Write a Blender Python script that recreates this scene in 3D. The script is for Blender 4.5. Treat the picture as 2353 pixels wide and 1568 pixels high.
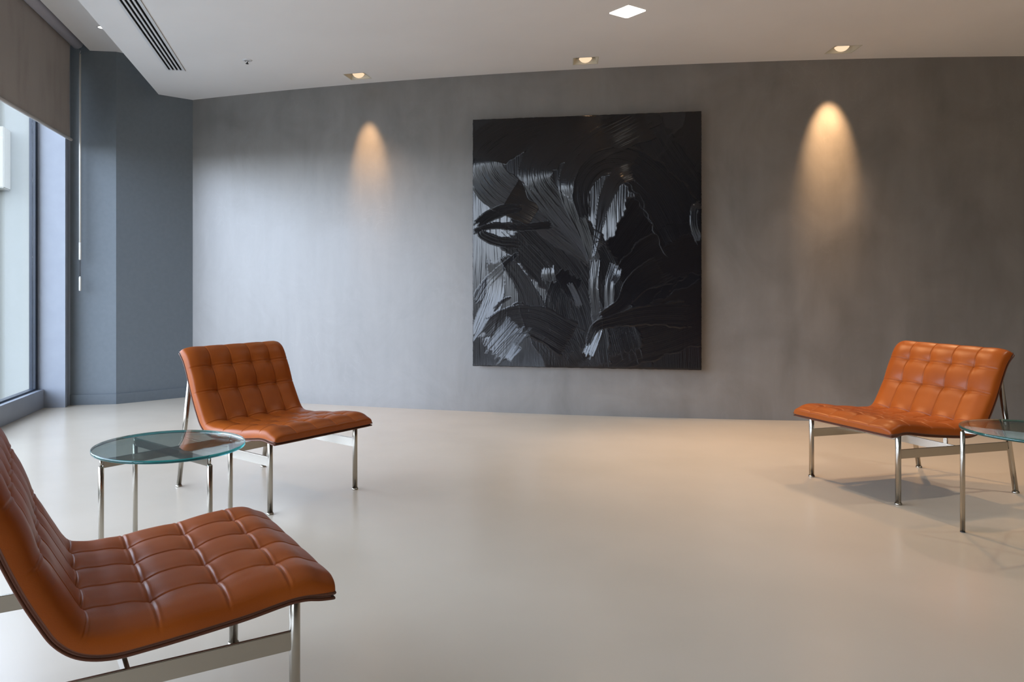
import bpy, bmesh, math, random
import numpy as np
from mathutils import Vector, Matrix, noise as mnoise

random.seed(7)
rng = np.random.default_rng(11)
for o in list(bpy.data.objects):
    bpy.data.objects.remove(o, do_unlink=True)
scn = bpy.context.scene
COL = scn.collection

# ------------------------------------------------------------------ camera
cam_d = bpy.data.cameras.new('camera')
cam = bpy.data.objects.new('camera', cam_d)
COL.objects.link(cam)
cam.location = (0, 0, 1.05)
cam.rotation_euler = (math.pi / 2, 0, 0)
cam_d.sensor_fit = 'HORIZONTAL'
cam_d.sensor_width = 36.0
cam_d.lens = 1732.0 / 2353.0 * 36.0
cam_d.shift_x = (1176.5 - 987.0) / 2353.0
cam_d.shift_y = -(784.0 - 652.0) / 2353.0
cam_d.clip_start = 0.02
cam_d.clip_end = 300
scn.camera = cam

# ------------------------------------------------------------------ window-wall axes (local d along the glass toward the camera, n into the room)
WO = Vector((-3.255, 6.363, 0))
WD = Vector((0.1435, -0.98965, 0))
WN = Vector((0.98965, 0.1435, 0))
def W(d, n, z=0.0):
    return WO + WD * d + WN * n + Vector((0, 0, z))
WANG = math.atan2(WD.y, WD.x)
CEIL = 2.76
UPPER = 3.072

# ------------------------------------------------------------------ world: overcast sky, hazy horizon
SKY_HIGH = (0.68, 0.79, 1.0)
SKY_STRENGTH = 13.0
HORIZON = (0.78, 0.86, 0.98)
world = bpy.data.worlds.new('world')
scn.world = world
world.use_nodes = True
nt = world.node_tree
nt.nodes.clear()
wo = nt.nodes.new('ShaderNodeOutputWorld')
wb = nt.nodes.new('ShaderNodeBackground')
tc = nt.nodes.new('ShaderNodeTexCoord')
sp = nt.nodes.new('ShaderNodeSeparateXYZ')
cr = nt.nodes.new('ShaderNodeValToRGB')
nt.links.new(tc.outputs['Generated'], sp.inputs[0])
nt.links.new(sp.outputs['Z'], cr.inputs[0])
nt.links.new(cr.outputs[0], wb.inputs[0])
nt.links.new(wb.outputs[0], wo.inputs[0])
e = cr.color_ramp.elements
e[0].position = 0.0
e[0].color = (0.12, 0.125, 0.13, 1)
e[1].position = 0.03
e[1].color = tuple(c * 1.0 for c in HORIZON) + (1,)
for p_, k_ in ((0.20, 1.0), (0.38, 0.72), (0.6, 0.42)):
    el = cr.color_ramp.elements.new(p_)
    el.color = tuple(c * k_ for c in SKY_HIGH) + (1,)
wb.inputs[1].default_value = SKY_STRENGTH

# daylight portal filling the window openings (guides sampling, gives no light of its own)
pl = bpy.data.lights.new('window_portal', 'AREA')
pl.shape = 'RECTANGLE'
pl.size = 11.0
pl.size_y = 2.3
pl.cycles.is_portal = True
po = bpy.data.objects.new('window_portal', pl)
COL.objects.link(po)
po.matrix_world = Matrix((( WD.x, 0, -WN.x, 0), (WD.y, 0, -WN.y, 0), (0, 1, 0, 0), (0, 0, 0, 1))).to_4x4()
po.location = W(5.5, -0.12, 1.3)

# ------------------------------------------------------------------ view / exposure
scn.view_settings.view_transform = 'Standard'
scn.view_settings.look = 'None'
scn.view_settings.gamma = 1
scn.view_settings.exposure = 0.0
scn.view_settings.use_curve_mapping = False
scn.cycles.use_denoising = True
scn.cycles.max_bounces = 10
scn.cycles.diffuse_bounces = 6
scn.cycles.glossy_bounces = 5
scn.cycles.transmission_bounces = 8
scn.cycles.transparent_max_bounces = 12
scn.cycles.sample_clamp_indirect = 6.0
scn.cycles.caustics_reflective = False
scn.cycles.caustics_refractive = False

WARM = (1.0, 0.60, 0.30)
WARM_PANEL = (1.0, 0.88, 0.75)
SPOT_W = 26.0
FLOOD_W = 110.0
PANEL_W = 88.0

# ================================================================== materials
def mat(name, color, rough=0.5, metal=0.0, spec=0.5, coat=0.0, coat_rough=0.1):
    m = bpy.data.materials.new(name)
    m.use_nodes = True
    b = m.node_tree.nodes['Principled BSDF']
    b.inputs['Base Color'].default_value = (*color, 1)
    b.inputs['Roughness'].default_value = rough
    b.inputs['Metallic'].default_value = metal
    b.inputs['Specular IOR Level'].default_value = spec
    b.inputs['Coat Weight'].default_value = coat
    b.inputs['Coat Roughness'].default_value = coat_rough
    return m

def N(m, kind, **kw):
    n = m.node_tree.nodes.new(kind)
    for k, v in kw.items():
        setattr(n, k, v)
    return n

def L(m, a, b):
    m.node_tree.links.new(a, b)

def bsdf(m):
    return m.node_tree.nodes['Principled BSDF']

def vary(m, scale=(1, 1, 1), noise_scale=4.0, c0=(0, 0, 0), c1=(1, 1, 1), detail=4, bump=0.0, bump_scale=None, dist=0.01,
         rough=None, lo=0.35, hi=0.65, coords='Object'):
    """noise between two base colours, optional bump"""
    t = N(m, 'ShaderNodeTexCoord')
    mp = N(m, 'ShaderNodeMapping')
    mp.inputs['Scale'].default_value = scale
    L(m, t.outputs[coords], mp.inputs[0])
    nz = N(m, 'ShaderNodeTexNoise')
    nz.inputs['Scale'].default_value = noise_scale
    nz.inputs['Detail'].default_value = detail
    L(m, mp.outputs[0], nz.inputs['Vector'])
    r = N(m, 'ShaderNodeValToRGB')
    r.color_ramp.elements[0].position = lo
    r.color_ramp.elements[1].position = hi
    r.color_ramp.elements[0].color = (*c0, 1)
    r.color_ramp.elements[1].color = (*c1, 1)
    L(m, nz.outputs[0], r.inputs[0])
    L(m, r.outputs[0], bsdf(m).inputs['Base Color'])
    if rough:
        mr = N(m, 'ShaderNodeMapRange')
        mr.inputs['To Min'].default_value = rough[0]
        mr.inputs['To Max'].default_value = rough[1]
        L(m, nz.outputs[0], mr.inputs[0])
        L(m, mr.outputs[0], bsdf(m).inputs['Roughness'])
    if bump:
        nb = N(m, 'ShaderNodeTexNoise')
        nb.inputs['Scale'].default_value = bump_scale or noise_scale
        nb.inputs['Detail'].default_value = 5
        L(m, mp.outputs[0], nb.inputs['Vector'])
        bp = N(m, 'ShaderNodeBump')
        bp.inputs['Strength'].default_value = bump
        bp.inputs['Distance'].default_value = dist
        L(m, nb.outputs[0], bp.inputs['Height'])
        L(m, bp.outputs[0], bsdf(m).inputs['Normal'])
    return nz, mp

# floor: poured resin, soft sheen
M_floor = mat('poured resin floor', (0.66, 0.58, 0.49), 0.30, spec=0.5)
vary(M_floor, noise_scale=1.1, c0=(0.61, 0.535, 0.43), c1=(0.665, 0.585, 0.475), detail=6, rough=(0.20, 0.27), bump=0.05,
     bump_scale=2.2, dist=0.01)

# polished plaster
M_plaster = mat('grey trowelled plaster', (0.27, 0.265, 0.26), 0.5, spec=0.75)
bsdf(M_plaster).inputs['IOR'].default_value = 1.78
nz, mp = vary(M_plaster, scale=(1, 1, 0.8), noise_scale=2.2, c0=(0.145, 0.136, 0.127), c1=(0.215, 0.204, 0.193), detail=9,
              rough=(0.34, 0.54), lo=0.3, hi=0.72)
nz.inputs['Distortion'].default_value = 0.8
nz.inputs['Roughness'].default_value = 0.62
def plaster_extra(m):
    t = N(m, 'ShaderNodeTexCoord')
    mp2 = N(m, 'ShaderNodeMapping'); mp2.inputs['Scale'].default_value = (5, 5, 0.8)
    L(m, t.outputs['Object'], mp2.inputs[0])
    n2 = N(m, 'ShaderNodeTexNoise'); n2.inputs['Scale'].default_value = 2.0; n2.inputs['Detail'].default_value = 8
    L(m, mp2.outputs[0], n2.inputs['Vector'])
    n3 = N(m, 'ShaderNodeTexNoise'); n3.inputs['Scale'].default_value = 3.2; n3.inputs['Detail'].default_value = 8
    n3.inputs['Distortion'].default_value = 2.2
    L(m, t.outputs['Object'], n3.inputs['Vector'])
    r3 = N(m, 'ShaderNodeValToRGB')
    r3.color_ramp.elements[0].position = 0.485; r3.color_ramp.elements[1].position = 0.5
    r3.color_ramp.elements[0].color = (0, 0, 0, 1); r3.color_ramp.elements[1].color = (1, 1, 1, 1)
    el = r3.color_ramp.elements.new(0.515); el.color = (0, 0, 0, 1)
    L(m, n3.outputs[0], r3.inputs[0])
    n4 = N(m, 'ShaderNodeTexNoise'); n4.inputs['Scale'].default_value = 1.1; n4.inputs['Detail'].default_value = 2
    L(m, t.outputs['Object'], n4.inputs['Vector'])
    r4 = N(m, 'ShaderNodeMapRange'); r4.inputs['From Min'].default_value = 0.5; r4.inputs['From Max'].default_value = 0.68
    L(m, n4.outputs[0], r4.inputs[0])
    mm = N(m, 'ShaderNodeMath', operation='MULTIPLY'); L(m, r3.outputs[0], mm.inputs[0]); L(m, r4.outputs[0], mm.inputs[1])
    m5 = N(m, 'ShaderNodeMath', operation='MULTIPLY'); L(m, mm.outputs[0], m5.inputs[0]); m5.inputs[1].default_value = 0.10
    mr = N(m, 'ShaderNodeMapRange'); mr.inputs['From Min'].default_value = 0.3; mr.inputs['From Max'].default_value = 0.7
    mr.inputs['To Min'].default_value = 0.93; mr.inputs['To Max'].default_value = 1.07
    L(m, n2.outputs[0], mr.inputs[0])
    ad = N(m, 'ShaderNodeMath', operation='ADD'); L(m, mr.outputs[0], ad.inputs[0]); L(m, m5.outputs[0], ad.inputs[1])
    b = bsdf(m)
    src = b.inputs['Base Color'].links[0].from_socket
    vm = N(m, 'ShaderNodeVectorMath', operation='SCALE')
    L(m, src, vm.inputs[0]); L(m, ad.outputs[0], vm.inputs['Scale'])
    L(m, vm.outputs[0], b.inputs['Base Color'])
    bp = N(m, 'ShaderNodeBump'); bp.inputs['Strength'].default_value = 0.10; bp.inputs['Distance'].default_value = 0.01
    L(m, n2.outputs[0], bp.inputs['Height']); L(m, bp.outputs[0], b.inputs['Normal'])
plaster_extra(M_plaster)

M_bluegrey = mat('blue-grey wall paint', (0.16, 0.185, 0.205), 0.55, spec=0.3)
vary(M_bluegrey, noise_scale=30, c0=(0.155, 0.18, 0.20), c1=(0.165, 0.19, 0.21), detail=2, bump=0.02, bump_scale=200, dist=0.002)
M_ceiling = mat('white ceiling paint', (0.66, 0.65, 0.64), 0.85, spec=0.2)
vary(M_ceiling, noise_scale=1.5, c0=(0.80, 0.785, 0.77), c1=(0.83, 0.815, 0.80), detail=4)
M_plain = mat('brown wall paint', (0.16, 0.13, 0.11), 0.8)
vary(M_plain, noise_scale=2, c0=(0.15, 0.125, 0.105), c1=(0.17, 0.14, 0.115))
M_alu = mat('lavender grey powder coat', (0.42, 0.42, 0.47), 0.35, spec=0.5)
vary(M_alu, noise_scale=8, c0=(0.30, 0.33, 0.385), c1=(0.32, 0.35, 0.405))
M_gasket = mat('dark navy window frame', (0.012, 0.022, 0.04), 0.35)
vary(M_gasket, noise_scale=8, c0=(0.011, 0.02, 0.037), c1=(0.013, 0.024, 0.043))
M_black = mat('black', (0.004, 0.004, 0.004), 0.8, spec=0.1)
M_fabric = mat('taupe roller blind fabric', (0.36, 0.32, 0.29), 0.9, spec=0.1)
def weave(m, c0, c1, sc=600):
    t = N(m, 'ShaderNodeTexCoord')
    n1 = N(m, 'ShaderNodeTexNoise'); n1.inputs['Scale'].default_value = 2.5; n1.inputs['Detail'].default_value = 3
    mp1 = N(m, 'ShaderNodeMapping'); mp1.inputs['Scale'].default_value = (3, 3, 0.8)
    L(m, t.outputs['Object'], mp1.inputs[0]); L(m, mp1.outputs[0], n1.inputs['Vector'])
    n2 = N(m, 'ShaderNodeTexNoise'); n2.inputs['Scale'].default_value = sc; n2.inputs['Detail'].default_value = 1
    L(m, t.outputs['Object'], n2.inputs['Vector'])
    ad = N(m, 'ShaderNodeMath', operation='ADD'); L(m, n1.outputs[0], ad.inputs[0]); L(m, n2.outputs[0], ad.inputs[1])
    r = N(m, 'ShaderNodeValToRGB')
    r.color_ramp.elements[0].position = 0.7; r.color_ramp.elements[1].position = 1.3
    r.color_ramp.elements[0].color = (*c0, 1); r.color_ramp.elements[1].color = (*c1, 1)
    ml = N(m, 'ShaderNodeMath', operation='MULTIPLY'); ml.inputs[1].default_value = 1.0
    L(m, ad.outputs[0], ml.inputs[0]); L(m, ml.outputs[0], r.inputs[0])
    L(m, r.outputs[0], bsdf(m).inputs['Base Color'])
weave(M_fabric, (0.33, 0.29, 0.265), (0.40, 0.36, 0.325))
M_bar = mat('champagne hem bar', (0.52, 0.49, 0.46), 0.4)
M_tube = mat('grey blind roller', (0.50, 0.48, 0.52), 0.5)
M_ivory = mat('ivory plastic wand', (0.72, 0.70, 0.64), 0.35)
M_steel = mat('satin nickel', (0.44, 0.41, 0.355), 0.26, metal=1.0)
def brushed(m):
    t = N(m, 'ShaderNodeTexCoord')
    mp = N(m, 'ShaderNodeMapping'); mp.inputs['Scale'].default_value = (60, 60, 3)
    L(m, t.outputs['Object'], mp.inputs[0])
    nz = N(m, 'ShaderNodeTexNoise'); nz.inputs['Scale'].default_value = 12
    L(m, mp.outputs[0], nz.inputs['Vector'])
    mr = N(m, 'ShaderNodeMapRange'); mr.inputs['To Min'].default_value = 0.17; mr.inputs['To Max'].default_value = 0.21
    L(m, nz.outputs[0], mr.inputs[0]); L(m, mr.outputs[0], bsdf(m).inputs['Roughness'])
brushed(M_steel)
M_glide = mat('dark rubber glide', (0.03, 0.03, 0.03), 0.5)

M_leather = mat('cognac leather', (0.33, 0.085, 0.022), 0.40, spec=0.25, coat=0.03, coat_rough=0.25)
def leather(m, c0, c1):
    t = N(m, 'ShaderNodeTexCoord')
    n1 = N(m, 'ShaderNodeTexNoise'); n1.inputs['Scale'].default_value = 5; n1.inputs['Detail'].default_value = 5
    L(m, t.outputs['Object'], n1.inputs['Vector'])
    r = N(m, 'ShaderNodeValToRGB')
    r.color_ramp.elements[0].position = 0.3; r.color_ramp.elements[1].position = 0.7
    r.color_ramp.elements[0].color = (*c0, 1); r.color_ramp.elements[1].color = (*c1, 1)
    L(m, n1.outputs[0], r.inputs[0]); L(m, r.outputs[0], bsdf(m).inputs['Base Color'])
    v = N(m, 'ShaderNodeTexVoronoi'); v.inputs['Scale'].default_value = 420
    L(m, t.outputs['Object'], v.inputs['Vector'])
    bp = N(m, 'ShaderNodeBump'); bp.inputs['Strength'].default_value = 0.10; bp.inputs['Distance'].default_value = 0.001
    L(m, v.outputs['Distance'], bp.inputs['Height']); L(m, bp.outputs[0], bsdf(m).inputs['Normal'])
leather(M_leather, (0.275, 0.058, 0.005), (0.345, 0.080, 0.008))
M_welt = mat('dark brown leather welt', (0.10, 0.028, 0.010), 0.4)
M_shell = mat('brown leather seat underside', (0.13, 0.036, 0.012), 0.5)

def pane_mat(name, tint, gloss_rough=0.0, ior=1.5):
    m = bpy.data.materials.new(name)
    m.use_nodes = True
    n = m.node_tree.nodes
    n.remove(n['Principled BSDF'])
    out = n['Material Output']
    tr = n.new('ShaderNodeBsdfTransparent'); tr.inputs[0].default_value = (*tint, 1)
    gl = n.new('ShaderNodeBsdfGlossy'); gl.inputs['Roughness'].default_value = gloss_rough
    lk = m.node_tree.links.new
    ge = n.new('ShaderNodeNewGeometry')
    dp = n.new('ShaderNodeVectorMath'); dp.operation = 'DOT_PRODUCT'
    lk(ge.outputs['Incoming'], dp.inputs[0]); lk(ge.outputs['Normal'], dp.inputs[1])
    def mth(op, a, b=None):
        k = n.new('ShaderNodeMath'); k.operation = op
        for i_, v_ in enumerate((a, b)):
            if v_ is None: continue
            if hasattr(v_, 'links'): lk(v_, k.inputs[i_])
            else: k.inputs[i_].default_value = v_
        return k.outputs[0]
    c_ = mth('ABSOLUTE', dp.outputs['Value'])
    sch = mth('ADD', mth('MULTIPLY', mth('POWER', mth('SUBTRACT', 1.0, c_), 5.0), 0.96), 0.04)   # Schlick reflectance of one glass face
    mx = n.new('ShaderNodeMixShader')
    lk(sch, mx.inputs[0])
    m.node_tree.links.new(tr.outputs[0], mx.inputs[1])
    m.node_tree.links.new(gl.outputs[0], mx.inputs[2])
    m.node_tree.links.new(mx.outputs[0], out.inputs[0])
    return m
M_window = pane_mat('window glass', (0.975, 0.985, 0.985))
M_glasstop = pane_mat('table glass face', (0.68, 0.75, 0.735))
M_glassedge = mat('green glass edge', (0.01, 0.30, 0.30), 0.08, spec=0.8)
bsdf(M_glassedge).inputs['Transmission Weight'].default_value = 0.85
bsdf(M_glassedge).inputs['Base Color'].default_value = (0.003, 0.17, 0.19, 1)

def emis(name, color, strength):
    m = bpy.data.materials.new(name)
    m.use_nodes = True
    n = m.node_tree.nodes
    n.remove(n['Principled BSDF'])
    em = n.new('ShaderNodeEmission')
    em.inputs[0].default_value = (*color, 1)
    em.inputs[1].default_value = strength
    m.node_tree.links.new(em.outputs[0], n['Material Output'].inputs[0])
    return m
M_panel = emis('lit panel diffuser', (1.0, 0.93, 0.84), 6.0)
M_bulb = emis('halogen lamp glow', (1.0, 0.70, 0.46), 1.1)
M_reflector = mat('halogen reflector', (0.95, 0.75, 0.58), 0.25, metal=0.8)
M_housing = mat('cream lamp housing', (0.62, 0.60, 0.50), 0.6)
M_vent = mat('white vent aluminium', (0.72, 0.73, 0.74), 0.4)
M_ventedge = mat('tan vent edge', (0.30, 0.25, 0.20), 0.6)
M_chrome = mat('chrome', (0.8, 0.8, 0.8), 0.15, metal=1.0)

# ================================================================== mesh helpers
def link(name, me, m=None, parent=None, smooth=False):
    if m is not None:
        for k in (m if isinstance(m, (list, tuple)) else [m]):
            me.materials.append(k)
    if smooth:
        for p in me.polygons:
            p.use_smooth = True
    o = bpy.data.objects.new(name, me)
    COL.objects.link(o)
    if parent is not None:
        o.parent = parent
    return o

def mesh(name, verts, faces):
    me = bpy.data.meshes.new(name)
    me.from_pydata([tuple(v) for v in verts], [], faces)
    me.update()
    return me

def fixn(me):
    bm = bmesh.new(); bm.from_mesh(me)
    bmesh.ops.recalc_face_normals(bm, faces=bm.faces)
    bm.to_mesh(me); bm.free()
    return me

def prism(name, pts, z0, z1, m, parent=None, bevel=0.0):
    n = len(pts)
    vs = [(p[0], p[1], z0) for p in pts] + [(p[0], p[1], z1) for p in pts]
    fs = [list(range(n))[::-1], list(range(n, 2 * n))] + [[i, (i + 1) % n, n + (i + 1) % n, n + i] for i in range(n)]
    me = fixn(mesh(name, vs, fs))
    if bevel:
        bm = bmesh.new(); bm.from_mesh(me)
        bmesh.ops.bevel(bm, geom=bm.edges[:], offset=bevel, segments=2, affect='EDGES')
        bm.to_mesh(me); bm.free()
    return link(name, me, m, parent)

def wbox(name, d0, d1, n0, n1, z0, z1, m, parent=None, bevel=0.0):
    return prism(name, [W(d0, n0), W(d1, n0), W(d1, n1), W(d0, n1)], z0, z1, m, parent, bevel)

def box(name, c, s, m, parent=None, bevel=0.0, rotz=0.0):
    bm = bmesh.new()
    bmesh.ops.create_cube(bm, size=1)
    bmesh.ops.scale(bm, vec=s, verts=bm.verts)
    if bevel:
        bmesh.ops.bevel(bm, geom=bm.edges[:], offset=bevel, segments=2, affect='EDGES')
    bmesh.ops.rotate(bm, cent=(0, 0, 0), matrix=Matrix.Rotation(rotz, 3, 'Z'), verts=bm.verts)
    bmesh.ops.translate(bm, vec=c, verts=bm.verts)
    me = bpy.data.meshes.new(name); bm.to_mesh(me); bm.free()
    return link(name, me, m, parent)

def tube_mesh(name, pts, r, seg=20, cap=True, closed=False):
    """tube through points; r float or list"""
    pts = [Vector(p) for p in pts]
    n = len(pts)
    rs = r if isinstance(r, (list, tuple)) else [r] * n
    vs, fs = [], []
    up = None
    for i, p in enumerate(pts):
        if closed:
            t = (pts[(i + 1) % n] - pts[i - 1]).normalized()
        else:
            t = (pts[min(i + 1, n - 1)] - pts[max(i - 1, 0)])
            if t.length < 1e-9: t = Vector((0, 0, 1))
            t.normalize()
        if up is None:
            up = Vector((0, 0, 1)) if abs(t.z) < 0.9 else Vector((1, 0, 0))
        a = (up - t * up.dot(t)).normalized()
        up = a
        b = t.cross(a)
        for k in range(seg):
            an = 2 * math.pi * k / seg
            vs.append(p + (a * math.cos(an) + b * math.sin(an)) * rs[i])
    lim = n if closed else n - 1
    for i in range(lim):
        j = (i + 1) % n
        for k in range(seg):
            l = (k + 1) % seg
            fs.append([i * seg + k, i * seg + l, j * seg + l, j * seg + k])
    if cap and not closed:
        fs.append(list(range(seg))[::-1])
        fs.append([(n - 1) * seg + k for k in range(seg)])
    return fixn(mesh(name, vs, fs))

def tube(name, pts, r, m, parent=None, seg=20, closed=False):
    me = tube_mesh(name, pts, r, seg, True, closed)
    o = link(name, me, m, parent)
    for p in me.polygons:
        p.use_smooth = len(p.vertices) == 4
    return o

def lathe(name, prof, m, parent=None, seg=40, loc=(0, 0, 0), mtx=None):
    vs, fs = [], []
    for (r, z) in prof:
        for k in range(seg):
            a = 2 * math.pi * k / seg
            v = Vector((r * math.cos(a), r * math.sin(a), z))
            if mtx is not None: v = mtx @ v
            vs.append(v + Vector(loc))
    for i in range(len(prof) - 1):
        for k in range(seg):
            l = (k + 1) % seg
            fs.append([i * seg + k, i * seg + l, (i + 1) * seg + l, (i + 1) * seg + k])
    fs.append(list(range(seg))[::-1])
    fs.append([(len(prof) - 1) * seg + k for k in range(seg)])
    me = fixn(mesh(name, vs, fs))
    o = link(name, me, m, parent)
    for p in me.polygons:
        p.use_smooth = len(p.vertices) == 4
    return o

def thing(name, label, cat, loc=(0, 0, 0), rotz=0.0, group=None):
    o = bpy.data.objects.new(name, None)
    o.empty_display_size = 0.1
    COL.objects.link(o)
    o.location = loc
    o.rotation_euler = (0, 0, rotz)
    o['label'] = label
    o['category'] = cat
    if group: o['group'] = group
    return o

def struct(o, label):
    o['kind'] = 'structure'
    o['label'] = label
    o['category'] = o.name.split('_')[0].split('.')[0]
    return o

def copy_tree(o, parent=None):
    c = o.copy()
    COL.objects.link(c)
    if parent is not None: c.parent = parent
    for ch in [x for x in bpy.data.objects if x.parent == o and x is not c]:
        copy_tree(ch, c)
    return c

def catmull(pts, per=8):
    P = [np.array(p, float) for p in pts]
    P = [2 * P[0] - P[1]] + P + [2 * P[-1] - P[-2]]
    out = []
    for i in range(1, len(P) - 2):
        for k in range(per):
            t = k / per
            a, b, c, d = P[i - 1], P[i], P[i + 1], P[i + 2]
            out.append(0.5 * ((2 * b) + (c - a) * t + (2 * a - 5 * b + 4 * c - d) * t * t + (3 * b - a - 3 * c + d) * t ** 3))
    out.append(P[-2])
    return np.array(out)

# ================================================================== the room
XR, YB = 8.2, -5.2
struct(prism('floor', [W(-1.2, -0.3), (9.0, 7.8), (9.0, YB - 0.4), W(12.2, -0.3)], -0.12, 0.0, M_floor), 'beige poured resin floor with a soft sheen')

# bowed plaster wall: plan curve measured along the ceiling line
CX = np.array([-2.20, -1.377, -.584, .133, .853, 1.536, 2.174, 2.824, 3.438, 3.827, 4.472])
CY = np.array([7.01, 6.717, 6.439, 6.229, 6.082, 5.953, 5.856, 5.776, 5.710, 5.685, 5.670])
CF = np.polyfit(CX, CY, 3)
def wall_y(x):
    xe = min(x, 4.6)
    return float(np.polyval(CF, xe)) + (0.0 if x <= 4.6 else 0.02 * (x - 4.6))
xs = np.linspace(-2.205, 8.4, 70)
front = [(float(x), wall_y(x)) for x in xs]
back_ = [(float(x), wall_y(x) + 0.22) for x in xs[::-1]]
back_[-1] = (-2.205 - 0.06, wall_y(-2.205) + 0.22)
wb_o = prism('wall_back', front + back_, 0.0, 3.35, M_plaster)
for p in wb_o.data.polygons:
    if abs(p.normal.z) < 0.5: p.use_smooth = True
try:
    wb_o.data.set_sharp_from_angle(angle=math.radians(30))
except Exception:
    pass
struct(wb_o, 'gently bowed grey trowelled plaster wall behind the painting')

# left corner: two blue-grey wall planes
P1 = W(-0.13, 0.165); P2 = Vector((-2.732, 6.570, 0)); P3 = Vector((-2.205, wall_y(-2.205), 0))
d12 = (P2 - P1).normalized(); n12 = Vector((-d12.y, d12.x, 0))
d23 = (P3 - P2).normalized(); n23 = Vector((-d23.y, d23.x, 0))
P3e = P3 + d23 * 0.02
lw = prism('wall_left', [P1 - d12 * 0.02, P2, P3e, P3e + n23 * 0.18, P2 + n23 * 0.18 + n12 * 0.05, P1 + n12 * 0.2 - d12 * 0.02], 0, 3.35, M_bluegrey)
struct(lw, 'blue-grey painted wall folded at the corner beside the window')
q = 0.012
b1 = [P1, P2, P3, P3 - n23 * q, P2 - (n23 + n12) * q * 0.5 - Vector((0, 0, 0)), P1 - n12 * q]
bb = prism('baseboard_left', b1, 0, 0.089, M_bluegrey)
struct(bb, 'blue-grey skirting board along the folded corner wall')

# window jamb pillar with a dark groove on its room face
M_jamb = M_alu
struct(prism('trim_1', [W(0, -0.11), W(0, 0.17), W(-0.055, 0.17), W(-0.055, 0.14), W(-0.085, 0.14), W(-0.085, 0.17),
                        W(-0.131, 0.17), W(-0.131, -0.11)], 0, 3.35, M_jamb), 'pale lavender metal window jamb standing proud at the end of the glazing')
gr = wbox('groove_seal', -0.084, -0.056, 0.135, 0.158, 0, 3.2, M_black, bpy.data.objects['trim_1'])

struct(wbox('trim_2', 0, 12, -0.11, 0, 0, 0.156, M_alu, bevel=0.002), 'low lavender grey window sill upstand running along the floor')
struct(wbox('trim_3', 0, 12, -0.30, -0.05, 2.98, 3.35, M_alu), 'window head trim above the glazing')

# glazing bays
for i in range(4):
    d0, d1 = i * 3.0, i * 3.0 + 3.0
    e_ = bpy.data.objects.new('window_%d' % (i + 1), None)
    COL.objects.link(e_)
    e_.location = W(d0, -0.065, 0.156)
    e_['kind'] = 'structure'
    e_['label'] = ('tall window pane beside the pillar, half covered by the taupe blind' if i == 0 else
                   'tall window pane out of the picture, bay %d from the pillar' % (i + 1))
    e_['category'] = 'window'
    inv = Matrix.Translation(-e_.location)
    def add(o):
        o.data.transform(inv); o.parent = e_
    fr = []
    for (a, b, c, d_, z0, z1) in ((d0, d0 + 0.05, -0.10, -0.05, 0.156, 2.98), (d1 - 0.05, d1, -0.10, -0.05, 0.156, 2.98),
                                  (d0 + 0.05, d1 - 0.05, -0.10, -0.048, 0.156, 0.170), (d0 + 0.05, d1 - 0.05, -0.10, -0.05, 2.95, 2.98)):
        fr.append((a, b, c, d_, z0, z1))
    vs, fs = [], []
    for (a, b, c, d_, z0, z1) in fr:
        k = len(vs)
        vs += [W(a, c, z0), W(b, c, z0), W(b, d_, z0), W(a, d_, z0), W(a, c, z1), W(b, c, z1), W(b, d_, z1), W(a, d_, z1)]
        fs += [[k + j for j in f] for f in ((3, 2, 1, 0), (4, 5, 6, 7), (0, 1, 5, 4), (1, 2, 6, 5), (2, 3, 7, 6), (3, 0, 4, 7))]
    add(link('window_frame', fixn(mesh('window_frame', vs, fs)), M_gasket))
    add(wbox('glass_pane', d0 + 0.05, d1 - 0.05, -0.078, -0.070, 0.170, 2.95, M_window))
    if i:
        add(wbox('mullion', d0 - 0.04, d0 + 0.04, -0.12, 0.0, 0.156, 2.98, M_alu))

# upper ceiling strip by the window, with the blind pocket
prism_pts = [W(-0.9, 0.33), W(12.2, 0.33), W(12.2, 0.90), W(-0.9, 0.90)]
M_ceil2 = M_ceiling
struct(prism('ceiling_upper', prism_pts, UPPER, 3.35, M_ceil2), 'raised strip of ceiling along the window wall')
struct(wbox('ceiling_pocket', -0.3, 12.2, -0.30, 0.34, 3.28, 3.35, M_bluegrey), 'dark slot above the blind')

# main ceiling (one face pierced for lamps and grille)
DL = [(-0.594, 6.215, math.radians(-16), 0.185), (1.197, 5.785, math.radians(-10.5), 0.19), (3.02, 5.504, math.radians(-6.5), 0.19)]
LED = (1.245, 4.74, math.radians(33), 0.165)
def sq(cx, cy, a, s):
    c, s_ = math.cos(a), math.sin(a)
    h = s / 2
    return [(cx + c * x - s_ * y, cy + s_ * x + c * y) for x, y in ((-h, -h), (h, -h), (h, h), (-h, h))]
VENT_C = Vector((-1.960, 6.052, 0))          # far right corner of the grille
def V(d, n): return VENT_C + WD * d + WN * n
vent_hole = [V(0.004, -0.141), V(2.9, -0.141), V(2.9, -0.004), V(0.004, -0.004)]
FILL_LED = [(3.445, 3.2), (5.8, 4.3), (5.8, 1.6), (3.6, -1.6)]  # unseen panels added to the ceiling as warm fill for the room
holes = [sq(*d) for d in DL] + [sq(*LED)] + [vent_hole] + [sq(x, y, 0, 0.165) for x, y in FILL_LED]
outer = [W(-0.75, 0.863), W(12.2, 0.863), (8.9, YB - 0.3), (8.9, 6.4), (-1.4, 7.35)]
bm = bmesh.new()
edges = []
for loop in [outer] + holes:
    vs = [bm.verts.new((p[0], p[1], CEIL)) for p in loop]
    for i in range(len(vs)):
        edges.append(bm.edges.new((vs[i], vs[(i + 1) % len(vs)])))
bmesh.ops.triangle_fill(bm, use_beauty=True, use_dissolve=False, edges=edges)
for f in bm.faces:
    if f.normal.z > 0: f.normal_flip()
ov = [Vector((p[0], p[1], 0)) for p in outer]
top = [bm.verts.new((p.x, p.y, 3.34)) for p in ov]
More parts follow.
